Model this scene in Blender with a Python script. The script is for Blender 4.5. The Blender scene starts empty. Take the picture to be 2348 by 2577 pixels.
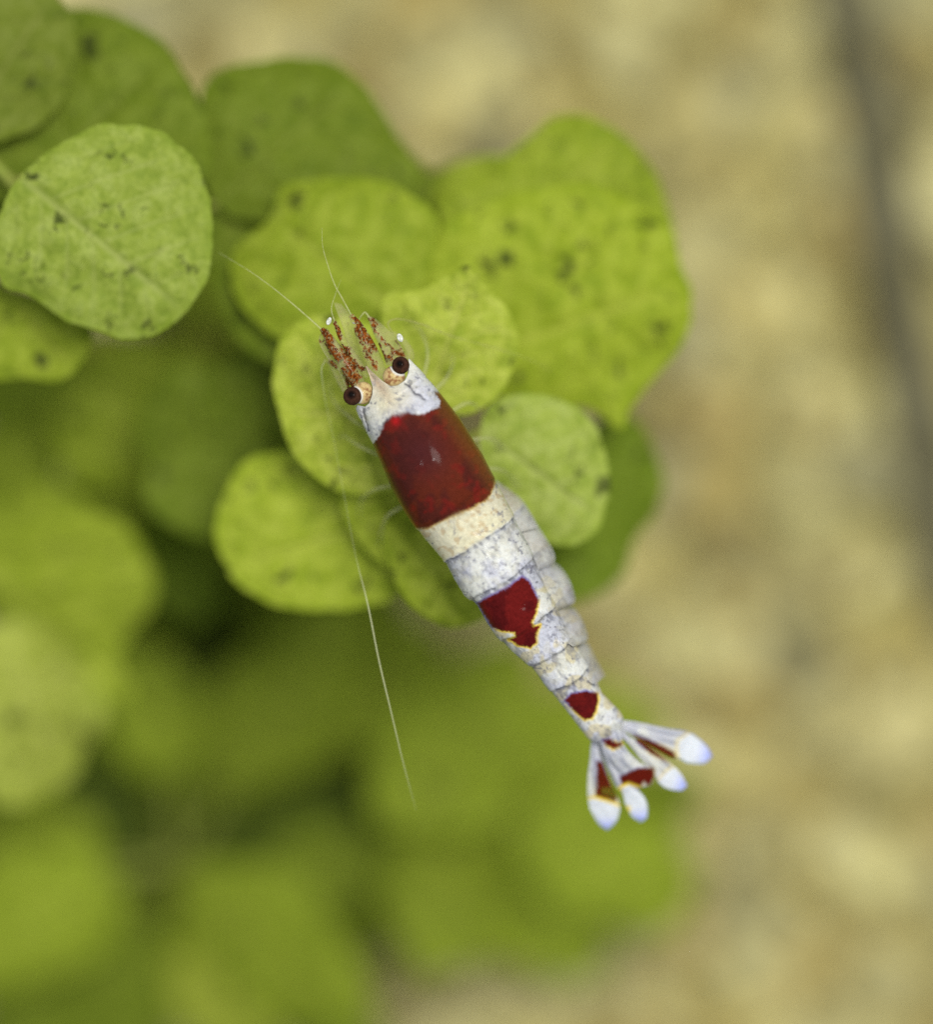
import bpy, math, random
import numpy as np

random.seed(7)
rng = np.random.default_rng(11)
sc = bpy.context.scene
sc.unit_settings.system = 'METRIC'
sc.unit_settings.scale_length = 0.01          # one unit = one centimetre

# ------------------------------------------------------------------ camera
D = 14.0                                       # camera height above the shrimp's back
PPU = 600.0                                    # photo pixels per cm in the plane of the shrimp
cam_d = bpy.data.cameras.new("camera")
cam = bpy.data.objects.new("camera", cam_d)
sc.collection.objects.link(cam)
cam.location = (0, 0, D)
cam_d.sensor_fit = 'VERTICAL'
cam_d.sensor_height = 36
cam_d.lens = 36 * D / (2577 / PPU)
cam_d.clip_start = 0.1
cam_d.clip_end = 200
cam_d.dof.use_dof = True
cam_d.dof.focus_distance = D - 0.06
cam_d.dof.aperture_fstop = cam_d.lens * 1e-3 / (2 * 0.5)
sc.camera = cam

# ------------------------------------------------------------------ light
world = bpy.data.worlds.new("World")
sc.world = world
world.use_nodes = True
bg = world.node_tree.nodes['Background']
bg.inputs[0].default_value = (0.92, 1.0, 0.95, 1)
bg.inputs[1].default_value = 0.46


def area(name, loc, target, size, power, col):
    l = bpy.data.lights.new(name, 'AREA')
    l.shape = 'DISK'
    l.size = size
    l.energy = power
    l.color = col
    o = bpy.data.objects.new(name, l)
    sc.collection.objects.link(o)
    o.location = loc
    from mathutils import Vector
    d = Vector(target) - Vector(loc)
    o.rotation_euler = d.to_track_quat('-Z', 'Y').to_euler()
    return o


area("tank_lamp", (5.0, 6.0, 24.0), (0, 0, -2), 9.0, 7600, (1.0, 0.97, 0.9))
area("lamp_diode", (1.6, 2.6, 23.0), (0, 0, 0), 0.55, 1500, (1.0, 0.98, 0.95))
area("lamp_diode", (-9.0, -1.5, 20.0), (0, 0, 0), 0.5, 500, (0.95, 0.97, 1.0))

sc.view_settings.view_transform = 'Standard'
sc.view_settings.look = 'None'
sc.view_settings.exposure = 0.1
sc.view_settings.gamma = 1.0
sc.cycles.use_denoising = False
sc.cycles.max_bounces = 8
sc.cycles.transparent_max_bounces = 24
sc.cycles.sample_clamp_indirect = 3.0
sc.cycles.sample_clamp_direct = 12.0


# ------------------------------------------------------------------ helpers
def lin(r, g, b):
    f = lambda c: (c / 255 / 12.92) if c / 255 <= 0.04045 else ((c / 255 + 0.055) / 1.055) ** 2.4
    return np.array([f(r), f(g), f(b)])


def W(x, y, z=0.0, f=None):
    """measured position (2348 x 2577 sheet, 600 per cm) at height z -> metres-free cm point"""
    k = (D - z) / D if f is None else f
    return np.array([(x - 1174) / PPU * k, -(y - 1288.5) / PPU * k, z])


def hash3(i, j, k):
    n = (i * 374761393 + j * 668265263 + k * 2147483647 + 1013904223) & 0xFFFFFFFF
    n = ((n ^ (n >> 13)) * 1274126177) & 0xFFFFFFFF
    n = (n ^ (n >> 16)) & 0xFFFF
    return n / 65535.0


def vnoise(x, y, z=0.0):
    x = np.asarray(x, float)
    y = np.asarray(y, float)
    z = np.zeros_like(x) + z
    i, j, k = [np.floor(a).astype(np.int64) for a in (x, y, z)]
    fx, fy, fz = x - i, y - j, z - k
    fx, fy, fz = [a * a * (3 - 2 * a) for a in (fx, fy, fz)]
    r = 0
    for a in (0, 1):
        for b in (0, 1):
            for c in (0, 1):
                r = r + hash3(i + a, j + b, k + c) * (fx if a else 1 - fx) * (fy if b else 1 - fy) * (fz if c else 1 - fz)
    return r


def fbm(x, y, z=0.0, o=4):
    r, a, t = 0, 0.5, 0
    for q in range(o):
        r = r + a * vnoise(x * 2 ** q + 17 * q, y * 2 ** q - 9 * q, z)
        t += a
        a *= 0.55
    return r / t


def sstep(a, b, x):
    t = np.clip((x - a) / (b - a), 0, 1)
    return t * t * (3 - 2 * t)


def sdf(poly, x, y):
    """signed distance to a polygon, negative inside"""
    p = np.array(poly, float)
    d = np.full(x.shape, 1e9)
    inside = np.zeros(x.shape, bool)
    for a, b in zip(p, np.roll(p, -1, 0)):
        e = b - a
        t = np.clip(((x - a[0]) * e[0] + (y - a[1]) * e[1]) / (e @ e + 1e-9), 0, 1)
        d = np.minimum(d, np.hypot(x - a[0] - t * e[0], y - a[1] - t * e[1]))
        c = ((a[1] > y) != (b[1] > y))
        with np.errstate(divide='ignore', invalid='ignore'):
            xi = a[0] + (y - a[1]) * e[0] / (e[1] if e[1] != 0 else 1e-9)
        inside ^= c & (x < xi)
    return np.where(inside, -d, d)


def linedist(pts, x, y):
    p = np.array(pts, float)
    d = np.full(x.shape, 1e9)
    tt = np.zeros(x.shape)
    for i in range(len(p) - 1):
        a, e = p[i], p[i + 1] - p[i]
        t = np.clip(((x - a[0]) * e[0] + (y - a[1]) * e[1]) / (e @ e + 1e-9), 0, 1)
        q = np.hypot(x - a[0] - t * e[0], y - a[1] - t * e[1])
        m = q < d
        d[m] = q[m]
        tt[m] = (i + t[m]) / (len(p) - 1)
    return d, tt


def resample(pts, n, smooth=True):
    p = np.array(pts, float)
    if smooth and len(p) > 2:                    # Catmull-Rom
        out = []
        q = np.vstack([2 * p[0] - p[1], p, 2 * p[-1] - p[-2]])
        for i in range(1, len(q) - 2):
            for t in np.linspace(0, 1, 12, endpoint=False):
                a, b, c, d = q[i - 1], q[i], q[i + 1], q[i + 2]
                out.append(0.5 * ((2 * b) + (c - a) * t + (2 * a - 5 * b + 4 * c - d) * t ** 2 + (3 * b - a - 3 * c + d) * t ** 3))
        out.append(q[-2])
        p = np.array(out)
    L = np.r_[0, np.cumsum(np.linalg.norm(np.diff(p, axis=0), axis=1))]
    u = np.linspace(0, L[-1], n)
    return np.stack([np.interp(u, L, p[:, k]) for k in range(p.shape[1])], 1)


def closed(pts, n):
    p = np.array(pts, float)
    m = len(p)
    out = []
    for i in range(m):
        a, b, c, d = p[i - 1], p[i], p[(i + 1) % m], p[(i + 2) % m]
        for t in np.linspace(0, 1, 14, endpoint=False):
            out.append(0.5 * ((2 * b) + (c - a) * t + (2 * a - 5 * b + 4 * c - d) * t ** 2 + (3 * b - a - 3 * c + d) * t ** 3))
    out = np.array(out)
    for _ in range(2):
        out = (np.roll(out, 1, 0) + 2 * out + np.roll(out, -1, 0)) / 4
    q = np.vstack([out, out[:1]])
    L = np.r_[0, np.cumsum(np.linalg.norm(np.diff(q, axis=0), axis=1))]
    u = np.linspace(0, L[-1], n, endpoint=False)
    return np.stack([np.interp(u, L, q[:, k]) for k in (0, 1)], 1)


def root_loc(o):
    l = np.zeros(3)
    while o is not None:
        l = l + np.array(o.location)
        o = o.parent
    return l


def mesh(name, verts, faces, mat, parent=None, col=None, attrs=None, label=None):
    verts = np.asarray(verts, float) - root_loc(parent)
    me = bpy.data.meshes.new(name)
    if isinstance(faces, np.ndarray):
        nf, k = faces.shape
        me.vertices.add(len(verts))
        me.vertices.foreach_set('co', verts.astype(np.float32).ravel())
        me.loops.add(nf * k)
        me.loops.foreach_set('vertex_index', faces.astype(np.int32).ravel())
        me.polygons.add(nf)
        me.polygons.foreach_set('loop_start', np.arange(0, nf * k, k, dtype=np.int32))
        me.update(calc_edges=True)
        me.validate()
    else:
        me.from_pydata(verts.tolist(), [], faces)
    me.polygons.foreach_set('use_smooth', np.ones(len(me.polygons), bool))
    if col is not None:
        c = np.ones((len(verts), 4), np.float32)
        c[:, :col.shape[1]] = col
        a = me.color_attributes.new('Col', 'FLOAT_COLOR', 'POINT')
        a.data.foreach_set('color', c.ravel())
    for k, v in (attrs or {}).items():
        a = me.attributes.new(k, 'FLOAT', 'POINT')
        a.data.foreach_set('value', np.asarray(v, np.float32))
    me.materials.append(mat)
    o = bpy.data.objects.new(name, me)
    sc.collection.objects.link(o)
    o.parent = parent
    if label:
        o['label'] = label
    return o


def empty(name, loc, label, cat, group=None):
    o = bpy.data.objects.new(name, None)
    sc.collection.objects.link(o)
    o.location = [float(a) for a in loc]
    o.empty_display_size = 0.2
    o['label'] = label
    o['category'] = cat
    if group:
        o['group'] = group
    return o


def grid_faces(nr, nc, wrap=False):
    i, j = np.meshgrid(np.arange(nr - 1), np.arange(nc if wrap else nc - 1), indexing='ij')
    j2 = (j + 1) % nc
    return np.stack([i * nc + j, i * nc + j2, (i + 1) * nc + j2, (i + 1) * nc + j], -1).reshape(-1, 4)


def tube(path, radii, n=10, m=None, flat=1.0):
    """tapered tube along a smoothed 3D path; returns verts, faces (quads), t"""
    p = resample(path, m or max(12, len(path) * 6))
    k = len(p)
    r = np.interp(np.linspace(0, 1, k), np.linspace(0, 1, len(radii)), radii)
    t = np.gradient(p, axis=0)
    t /= np.linalg.norm(t, axis=1)[:, None] + 1e-12
    ref = np.array([0.03, 0.02, 1.0])
    u = np.cross(t, ref)
    u /= np.linalg.norm(u, axis=1)[:, None] + 1e-12
    v = np.cross(u, t)
    a = np.linspace(0, 2 * np.pi, n, endpoint=False)
    V = p[:, None] + r[:, None, None] * (np.cos(a)[None, :, None] * u[:, None] + flat * np.sin(a)[None, :, None] * v[:, None])
    V[0] = p[0]
    V[-1] = p[-1]
    tt = np.repeat(np.linspace(0, 1, k), n)
    return V.reshape(-1, 3), grid_faces(k, n, True)[:, ::-1], tt


def topx(V, z0=None):
    """xy of the shrimp's points back in sheet units (shrimp is laid out at z = 0 scale)"""
    return V[:, 0] * PPU + 1174, -V[:, 1] * PPU + 1288.5


# ------------------------------------------------------------------ materials
class N:
    def __init__(s, name):
        s.m = bpy.data.materials.new(name)
        s.m.use_nodes = True
        s.t = s.m.node_tree
        s.t.nodes.clear()
        s.out = s.t.nodes.new('ShaderNodeOutputMaterial')

    def new(s, kind, **kw):
        n = s.t.nodes.new(kind)
        for k, v in kw.items():
            if k.startswith('i_'):
                key = k[2:]
                key = int(key) if key.isdigit() else key.replace('_', ' ')
                if hasattr(v, 'is_output'):
                    s.t.links.new(v, n.inputs[key])
                else:
                    n.inputs[key].default_value = v
            else:
                setattr(n, k, v)
        return n

    def math(s, op, a, b=0.0, clamp=False):
        n = s.new('ShaderNodeMath', operation=op, use_clamp=clamp)
        for i, v in enumerate((a, b)):
            if hasattr(v, 'is_output'):
                s.t.links.new(v, n.inputs[i])
            else:
                n.inputs[i].default_value = v
        return n.outputs[0]

    def mix(s, f, a, b, mode='MIX'):
        n = s.new('ShaderNodeMix', data_type='RGBA', blend_type=mode)
        for i, v in ((0, f), (6, a), (7, b)):
            if hasattr(v, 'is_output'):
                s.t.links.new(v, n.inputs[i])
            else:
                n.inputs[i].default_value = v if i == 0 else tuple(v) + ((1,) if len(v) == 3 else ())
        return n.outputs[2]

    def ramp(s, f, a, b, lo=0.0, hi=1.0):
        n = s.new('ShaderNodeMapRange', interpolation_type='SMOOTHSTEP')
        s.t.links.new(f, n.inputs[0])
        n.inputs[1].default_value = a
        n.inputs[2].default_value = b
        n.inputs[3].default_value = lo
        n.inputs[4].default_value = hi
        return n.outputs[0]

    def noise(s, vec, scale, detail=3.0, rough=0.55, dist=0.0):
        n = s.new('ShaderNodeTexNoise', i_Scale=scale, i_Detail=detail, i_Roughness=rough, i_Distortion=dist)
        s.t.links.new(vec, n.inputs['Vector'])
        return n

    def surf(s, sh):
        s.t.links.new(sh, s.out.inputs['Surface'])
        return s.m


def mat_shell():
    m = N('shrimp_shell')
    c = m.new('ShaderNodeAttribute', attribute_name='Col')
    g = m.new('ShaderNodeTexCoord')
    n1 = m.noise(g.outputs['Object'], 90, 4, 0.65)
    fine = m.ramp(n1.outputs[0], 0.3, 0.75, 0.86, 1.1)
    cm = m.new('ShaderNodeCombineColor')
    for i in range(3):
        m.t.links.new(fine, cm.inputs[i])
    colr = m.mix(1.0, c.outputs['Color'], cm.outputs[0], 'MULTIPLY')
    b = m.new('ShaderNodeBump', i_Strength=0.02, i_Distance=0.002)
    m.t.links.new(n1.outputs[0], b.inputs['Height'])
    p = m.new('ShaderNodeBsdfPrincipled', i_Roughness=0.1, i_IOR=1.085)
    p.inputs['Subsurface Weight'].default_value = 0.1
    p.inputs['Subsurface Radius'].default_value = (0.04, 0.03, 0.025)
    p.inputs['Subsurface Scale'].default_value = 0.6
    m.t.links.new(colr, p.inputs['Base Color'])
    m.t.links.new(b.outputs[0], p.inputs['Normal'])
    tr = m.new('ShaderNodeBsdfTransparent')
    mx = m.new('ShaderNodeMixShader')
    m.t.links.new(c.outputs['Alpha'], mx.inputs[0])
    m.t.links.new(tr.outputs[0], mx.inputs[1])
    m.t.links.new(p.outputs[0], mx.inputs[2])
    return m.surf(mx.outputs[0])


def mat_simple(name, col, rough=0.4, ior=1.3, bump=0, scale=40, col2=None):
    m = N(name)
    g = m.new('ShaderNodeTexCoord')
    n = m.noise(g.outputs['Object'], scale, 4, 0.6)
    c = m.mix(m.ramp(n.outputs[0], 0.35, 0.65), col, col2 if col2 is not None else [x * 0.7 for x in col])
    p = m.new('ShaderNodeBsdfPrincipled', i_Roughness=rough, i_IOR=ior)
    m.t.links.new(c, p.inputs['Base Color'])
    if bump:
        b = m.new('ShaderNodeBump', i_Strength=0.6, i_Distance=bump)
        m.t.links.new(n.outputs[0], b.inputs['Height'])
        m.t.links.new(b.outputs[0], p.inputs['Normal'])
    return m.surf(p.outputs[0])


def mat_leaf():
    m = N('leaf_tissue')
    g = m.new('ShaderNodeTexCoord')
    oi = m.new('ShaderNodeObjectInfo')
    off = m.new('ShaderNodeVectorMath', operation='MULTIPLY_ADD')
    cmb = m.new('ShaderNodeCombineXYZ')
    for i in range(3):
        m.t.links.new(oi.outputs['Random'], cmb.inputs[i])
    m.t.links.new(cmb.outputs[0], off.inputs[0])
    off.inputs[1].default_value = (37, 53, 71)
    m.t.links.new(g.outputs['Object'], off.inputs[2])
    V = off.outputs[0]
    big = m.noise(V, 3.2, 3, 0.55)
    mid = m.noise(V, 12, 5, 0.66, 0.6)
    fin = m.noise(V, 55, 4, 0.65)
    rim = m.new('ShaderNodeAttribute', attribute_name='rim')
    vein = m.new('ShaderNodeAttribute', attribute_name='vein')
    base = oi.outputs['Color']
    # tissue: yellower patches and duller patches of one leaf colour
    c = m.mix(m.ramp(big.outputs[0], 0.35, 0.68, 0, 0.7), base, m.mix(1.0, base, (1.12, 1.1, 1.25), 'MULTIPLY'))
    c = m.mix(m.ramp(mid.outputs[0], 0.44, 0.66, 0, 0.7), c, m.mix(1.0, base, (1.34, 1.25, 2.3), 'MULTIPLY'))
    c = m.mix(m.ramp(mid.outputs[0], 0.34, 0.52, 0.6, 0), c, m.mix(1.0, base, (0.52, 0.62, 0.42), 'MULTIPLY'))
    c = m.mix(m.ramp(fin.outputs[0], 0.42, 0.66, 0, 0.6), c, m.mix(1.0, base, (0.62, 0.7, 0.6), 'MULTIPLY'))
    c = m.mix(m.math('MULTIPLY', vein.outputs['Fac'], 0.6), c, m.mix(1.0, base, (1.35, 1.2, 2.6), 'MULTIPLY'))
    c = m.mix(m.math('MULTIPLY', rim.outputs['Fac'], 0.35), c, m.mix(1.0, base, (0.75, 0.85, 0.4), 'MULTIPLY'))
    # algae spots and pits
    wv = m.new('ShaderNodeVectorMath', operation='MULTIPLY_ADD')
    wn = m.noise(V, 16, 4, 0.7)
    m.t.links.new(wn.outputs['Color'], wv.inputs[0])
    wv.inputs[1].default_value = (0.22, 0.22, 0.22)
    m.t.links.new(V, wv.inputs[2])
    flat = m.new('ShaderNodeVectorMath', operation='MULTIPLY')
    m.t.links.new(wv.outputs[0], flat.inputs[0])
    flat.inputs[1].default_value = (1, 1, 0.0)
    for scale, keep, rad, amt in ((3.2, 0.4, 0.13, 0.8), (6.5, 0.35, 0.2, 0.8), (14, 0.4, 0.28, 0.65)):
        vo = m.new('ShaderNodeTexVoronoi', feature='F1', i_Scale=scale)
        m.t.links.new(flat.outputs[0], vo.inputs['Vector'])
        sp = m.new('ShaderNodeSeparateColor')
        m.t.links.new(vo.outputs['Color'], sp.inputs[0])
        on = m.math('GREATER_THAN', sp.outputs[0], keep)
        r = m.math('MULTIPLY', sp.outputs[1], rad)
        d = m.math('SUBTRACT', vo.outputs['Distance'], r)
        k = m.ramp(d, -0.01, 0.09, amt, 0)
        c = m.mix(m.math('MULTIPLY', k, on), c, (0.018, 0.026, 0.006))
    gr = m.noise(V, 2.1, 5, 0.7, 1.2)
    c = m.mix(m.ramp(gr.outputs[0], 0.6, 0.74, 0, 0.28), c, (0.06, 0.07, 0.022))
    p = m.new('ShaderNodeBsdfPrincipled', i_Roughness=0.5, i_IOR=1.16)
    m.t.links.new(c, p.inputs['Base Color'])
    b = m.new('ShaderNodeBump', i_Strength=0.6, i_Distance=0.035)
    m.t.links.new(mid.outputs[0], b.inputs['Height'])
    m.t.links.new(b.outputs[0], p.inputs['Normal'])
    t = m.new('ShaderNodeBsdfTranslucent')
    m.t.links.new(m.mix(1.0, c, (1.0, 1.1, 0.6), 'MULTIPLY'), t.inputs['Color'])
    mx = m.new('ShaderNodeMixShader', i_0=0.36)
    m.t.links.new(p.outputs[0], mx.inputs[1])
    m.t.links.new(t.outputs[0], mx.inputs[2])
    return m.surf(mx.outputs[0])


def mat_gravel():
    m = N('gravel_stone')
    c = m.new('ShaderNodeAttribute', attribute_name='Col')
    g = m.new('ShaderNodeTexCoord')
    n = m.noise(g.outputs['Object'], 9, 5, 0.65)
    k = m.ramp(n.outputs[0], 0.3, 0.7, 0.6, 1.2)
    cm = m.new('ShaderNodeCombineColor')
    for i in range(3):
        m.t.links.new(k, cm.inputs[i])
    p = m.new('ShaderNodeBsdfPrincipled', i_Roughness=0.8, i_IOR=1.15)
    m.t.links.new(m.mix(1.0, c.outputs['Color'], cm.outputs[0], 'MULTIPLY'), p.inputs['Base Color'])
    return m.surf(p.outputs[0])


def mat_sand():
    m = N('sand_bed')
    g = m.new('ShaderNodeTexCoord')
    a = m.noise(g.outputs['Object'], 0.55, 3, 0.5)
    b = m.noise(g.outputs['Object'], 2.3, 4, 0.6)
    f = m.noise(g.outputs['Object'], 30, 4, 0.7)
    c = m.mix(m.ramp(a.outputs[0], 0.38, 0.62), (0.39, 0.35, 0.13), (0.35, 0.285, 0.09))
    c = m.mix(m.ramp(b.outputs[0], 0.45, 0.7), c, (0.44, 0.42, 0.22))
    c = m.mix(m.ramp(f.outputs[0], 0.45, 0.6, 0, 0.4), c, (0.22, 0.17, 0.07))
    p = m.new('ShaderNodeBsdfPrincipled', i_Roughness=0.9, i_IOR=1.1)
    m.t.links.new(c, p.inputs['Base Color'])
    bm = m.new('ShaderNodeBump', i_Strength=0.6, i_Distance=0.05)
    m.t.links.new(f.outputs[0], bm.inputs['Height'])
    m.t.links.new(bm.outputs[0], p.inputs['Normal'])
    return m.surf(p.outputs[0])


SHELL = mat_shell()
LEAF = mat_leaf()
STEM = mat_simple('plant_stem', (0.16, 0.2, 0.03), 0.5, 1.2, 0, 12, (0.15, 0.16, 0.03))
PUPIL = mat_simple('eye_pupil', (0.004, 0.003, 0.003), 0.6, 1.1)
SHADOW_STRIP = mat_simple('shadow_strip_dark', (0.07, 0.064, 0.036), 0.9, 1.02, 0.02, 4, (0.14, 0.13, 0.08))  # dark surface of the added strip that stands for a shadow edge
GRAVEL = mat_gravel()
SAND = mat_sand()

# ------------------------------------------------------------------ sand bed and gravel
GZ = -6.2


def ground_h(x, y):
    return GZ + 0.7 * (fbm(x * 0.35 + 5, y * 0.35, 0.3, 3) - 0.5) + 0.12 * (fbm(x * 2.2, y * 2.2, 1.7, 2) - 0.5)


n = 160
gx, gy = np.meshgrid(np.linspace(-16, 16, n), np.linspace(-16, 16, n), indexing='xy')
gv = np.stack([gx.ravel(), gy.ravel(), ground_h(gx.ravel(), gy.ravel())], 1)
o = mesh('sand', gv, grid_faces(n, n), SAND)
o['kind'] = 'structure'
o['label'] = 'pale tan sand bed far below, out of focus'

import bmesh
bm = bmesh.new()
bmesh.ops.create_icosphere(bm, subdivisions=2, radius=1)
iv = np.array([v.co[:] for v in bm.verts])
ifc = np.array([[v.index for v in f.verts] for f in bm.faces])
bm.free()
pal = np.array([[0.46, 0.42, 0.22], [0.44, 0.38, 0.17], [0.40, 0.35, 0.15], [0.34, 0.275, 0.11], [0.42, 0.38, 0.19],
                [0.38, 0.34, 0.17], [0.48, 0.44, 0.22], [0.31, 0.25, 0.10], [0.34, 0.275, 0.12], [0.28, 0.26, 0.15]]) * np.array([1.1, 1.1, 1.02])
GVv, GVf, GVc = [], [], []
cnt = 0
for q in range(3400):
    x, y = rng.uniform(-6.2, 6.2, 2)
    r = 0.07 + 0.2 * rng.random() ** 1.8
    sh = rng.uniform(0.75, 1.25, 3) * r
    sh[2] *= 0.75
    v = iv * (1 + 0.22 * (vnoise(iv[:, 0] * 1.6 + q, iv[:, 1] * 1.6, iv[:, 2] * 1.6 + 3 * q)[:, None] - 0.5) * 2)
    a = rng.uniform(0, 6.28)
    v = v * sh
    v = np.stack([v[:, 0] * np.cos(a) - v[:, 1] * np.sin(a), v[:, 0] * np.sin(a) + v[:, 1] * np.cos(a), v[:, 2]], 1)
    v += np.array([x, y, float(ground_h(np.array([x]), np.array([y]))[0]) + r * 0.35])
    k = fbm(np.array([x * 0.5 + 9]), np.array([y * 0.5]), 0.5, 2)[0]
    ci = int(np.clip(rng.normal((k - 0.25) * 16, 3.2), 0, 9))
    GVv.append(v)
    GVf.append(ifc + cnt)
    cnt += len(iv)
    GVc.append(np.repeat(pal[ci][None] * rng.choice([0.62, 0.82, 0.95, 1.05, 1.15]), len(iv), 0))
o = mesh('gravel', np.vstack(GVv), np.vstack(GVf), GRAVEL, None, np.vstack(GVc))
o['kind'] = 'stuff'
o['label'] = 'blurred tan and brown gravel lying on the sand bed'
o['category'] = 'gravel'

# dark strip along the right, added in place of a ledge's shadow edge
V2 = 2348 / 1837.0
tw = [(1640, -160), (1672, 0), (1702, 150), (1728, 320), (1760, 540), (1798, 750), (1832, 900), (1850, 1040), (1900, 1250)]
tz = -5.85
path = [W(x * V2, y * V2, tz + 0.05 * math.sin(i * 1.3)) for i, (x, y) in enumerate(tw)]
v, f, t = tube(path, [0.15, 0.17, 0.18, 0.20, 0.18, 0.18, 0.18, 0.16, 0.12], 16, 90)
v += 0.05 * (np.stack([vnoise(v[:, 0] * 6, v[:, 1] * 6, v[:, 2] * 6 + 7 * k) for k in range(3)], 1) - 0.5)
tr = empty('shadow_strip', path[4], 'long dark strip added over the sand along the right edge, standing in for a shadow edge', 'shadow strip')
mesh('shadow_strip_run', v, f, SHADOW_STRIP, tr)
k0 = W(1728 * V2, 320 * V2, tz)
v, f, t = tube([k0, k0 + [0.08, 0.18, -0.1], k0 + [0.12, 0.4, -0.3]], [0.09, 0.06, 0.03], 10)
mesh('shadow_strip_stub', v, f, SHADOW_STRIP, tr)


# ------------------------------------------------------------------ plants
def leaf(parent, pts, z0, base, tip, stem_pt, tint, tilt=(0, 0), dome=0.06, wav=0.09, res=(34, 132), seed=0, traced=True):
    """one round leaf: outline in sheet units (of the small view), own height, tilt and curl"""
    nr, ns = res
    pts = np.array(pts, float) * V2
    ol = closed(pts, ns)
    kf = (D - z0) / D
    ol = np.stack([(ol[:, 0] - 1174) / PPU * kf, -(ol[:, 1] - 1288.5) / PPU * kf], 1)
    b = W(base[0] * V2, base[1] * V2, z0)[:2]
    tp = W(tip[0] * V2, tip[1] * V2, z0)[:2]
    c = ol.mean(0)
    size = np.sqrt(((ol - c) ** 2).sum(1)).mean()
    # edge slightly uneven
    ang = np.linspace(0, 2 * np.pi, ns, endpoint=False)
    e = 1 + 0.11 * (fbm(np.cos(ang) * 3.4 + seed * 3.1, np.sin(ang) * 3.4 + seed, 0.2, 4) - 0.5)
    ol = c + (ol - c) * e[:, None]
    rr = np.linspace(0, 1, nr) ** 0.85
    P = c + rr[:, None, None] * (ol - c)[None]
    P = P.reshape(-1, 2)
    R = np.repeat(rr, ns)
    ax = tp - b
    La = np.linalg.norm(ax)
    ax = ax / La
    u = ((P - b) @ ax) / La
    vv = ((P - b) @ np.array([-ax[1], ax[0]])) / La
    # veins
    vein = np.exp(-(vv / 0.014) ** 2) * sstep(1.02, 0.75, u)
    bend = vv + 0
    ph = (u - 0.75 * np.abs(vv) + 0.35 * vv * vv) * 6.5 + 0.35 * np.sign(vv) + 0.15 * np.sin(7 * vv)
    fr = np.abs(ph - np.floor(ph) - 0.5)
    side = np.exp(-(fr / 0.05) ** 2) * sstep(1.0, 0.6, R) * 0.7 * (u > 0.02)
    vein = np.clip(np.maximum(vein, side), 0, 1)
    puff = (1 - np.exp(-(fr / 0.16) ** 2)) * (1 - np.exp(-(vv / 0.05) ** 2)) * sstep(1.0, 0.7, R)
    x, y = P[:, 0], P[:, 1]
    z = z0 + tilt[0] * (x - c[0]) + tilt[1] * (y - c[1])
    z = z + dome * size * (1 - R ** 2.2) * 2.0
    z = z + wav * (fbm(x * 1.6 / 1.0 + seed * 7.3, y * 1.6 - seed, 0.4, 2) - 0.5) * 2.2 * (0.3 + R)
    z = z + (0.05 * (fbm(x * 4.5 + seed * 2.1, y * 4.5, 0.9, 2) - 0.5) + 0.022 * (fbm(x * 11 + seed, y * 11, 1.9, 2) - 0.5)) * sstep(0, 0.3, R)
    z = z + 0.007 * puff * min(1, size * 2) - 0.014 * np.exp(-(vv / 0.03) ** 2) * sstep(1.0, 0.6, R)
    rim = sstep(0.9, 1.0, R)
    th = 0.014 * (1 - 0.75 * R ** 3)
    top = np.stack([x, y, z], 1)
    bot = np.stack([x, y, z - th], 1)
    nv = len(top)
    F = grid_faces(nr, ns, True)
    Fb = F[:, ::-1] + nv
    i0 = (nr - 1) * ns
    j = np.arange(ns)
    side_f = np.stack([i0 + j, i0 + j + nv, i0 + (j + 1) % ns + nv, i0 + (j + 1) % ns], 1)
    o = mesh('leaf', np.vstack([top, bot]), np.vstack([F, Fb, side_f]), LEAF, parent,
             attrs={'rim': np.r_[rim, rim], 'vein': np.r_[vein, vein]})
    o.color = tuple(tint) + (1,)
    # petiole to the stem
    kb = np.argmin(((ol - b) ** 2).sum(1)) + (nr - 1) * ns
    bp = top[kb].copy()
    inn = bp + (np.array([c[0], c[1], z0]) - bp) * 0.08
    sp = np.array(stem_pt, float)
    if np.linalg.norm(sp - bp) > 0.03:
        midp = (bp + sp) / 2 + np.array([0, 0, 0.02])
        v, f, t = tube([inn - [0, 0, 0.012], bp - [0, 0, 0.014], midp, sp], [0.016, 0.024, 0.026, 0.03], 8, 14)
        mesh('petiole', v, f, STEM, o)
    return o


def rnd_outline(cx, cy, rx, ry, rot=0.0, seed=0, tipk=0.1):
    r = np.random.default_rng(seed + 500)
    a = np.linspace(0, 2 * np.pi, 16, endpoint=False)
    k = 1 + r.uniform(-0.11, 0.11, 16)
    k *= 1 + tipk * np.maximum(0, np.cos(a)) ** 6
    x, y = rx * k * np.cos(a), ry * k * np.sin(a)
    return np.stack([cx + x * np.cos(rot) - y * np.sin(rot), cy + x * np.sin(rot) + y * np.cos(rot)], 1)


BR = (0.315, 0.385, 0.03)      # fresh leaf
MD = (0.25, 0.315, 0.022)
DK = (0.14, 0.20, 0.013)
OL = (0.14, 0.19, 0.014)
DD = (0.085, 0.12, 0.012)  # deep shade among the lower leaves, put into the leaf tint
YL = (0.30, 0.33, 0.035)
PALE = (0.31, 0.38, 0.06)


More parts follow.
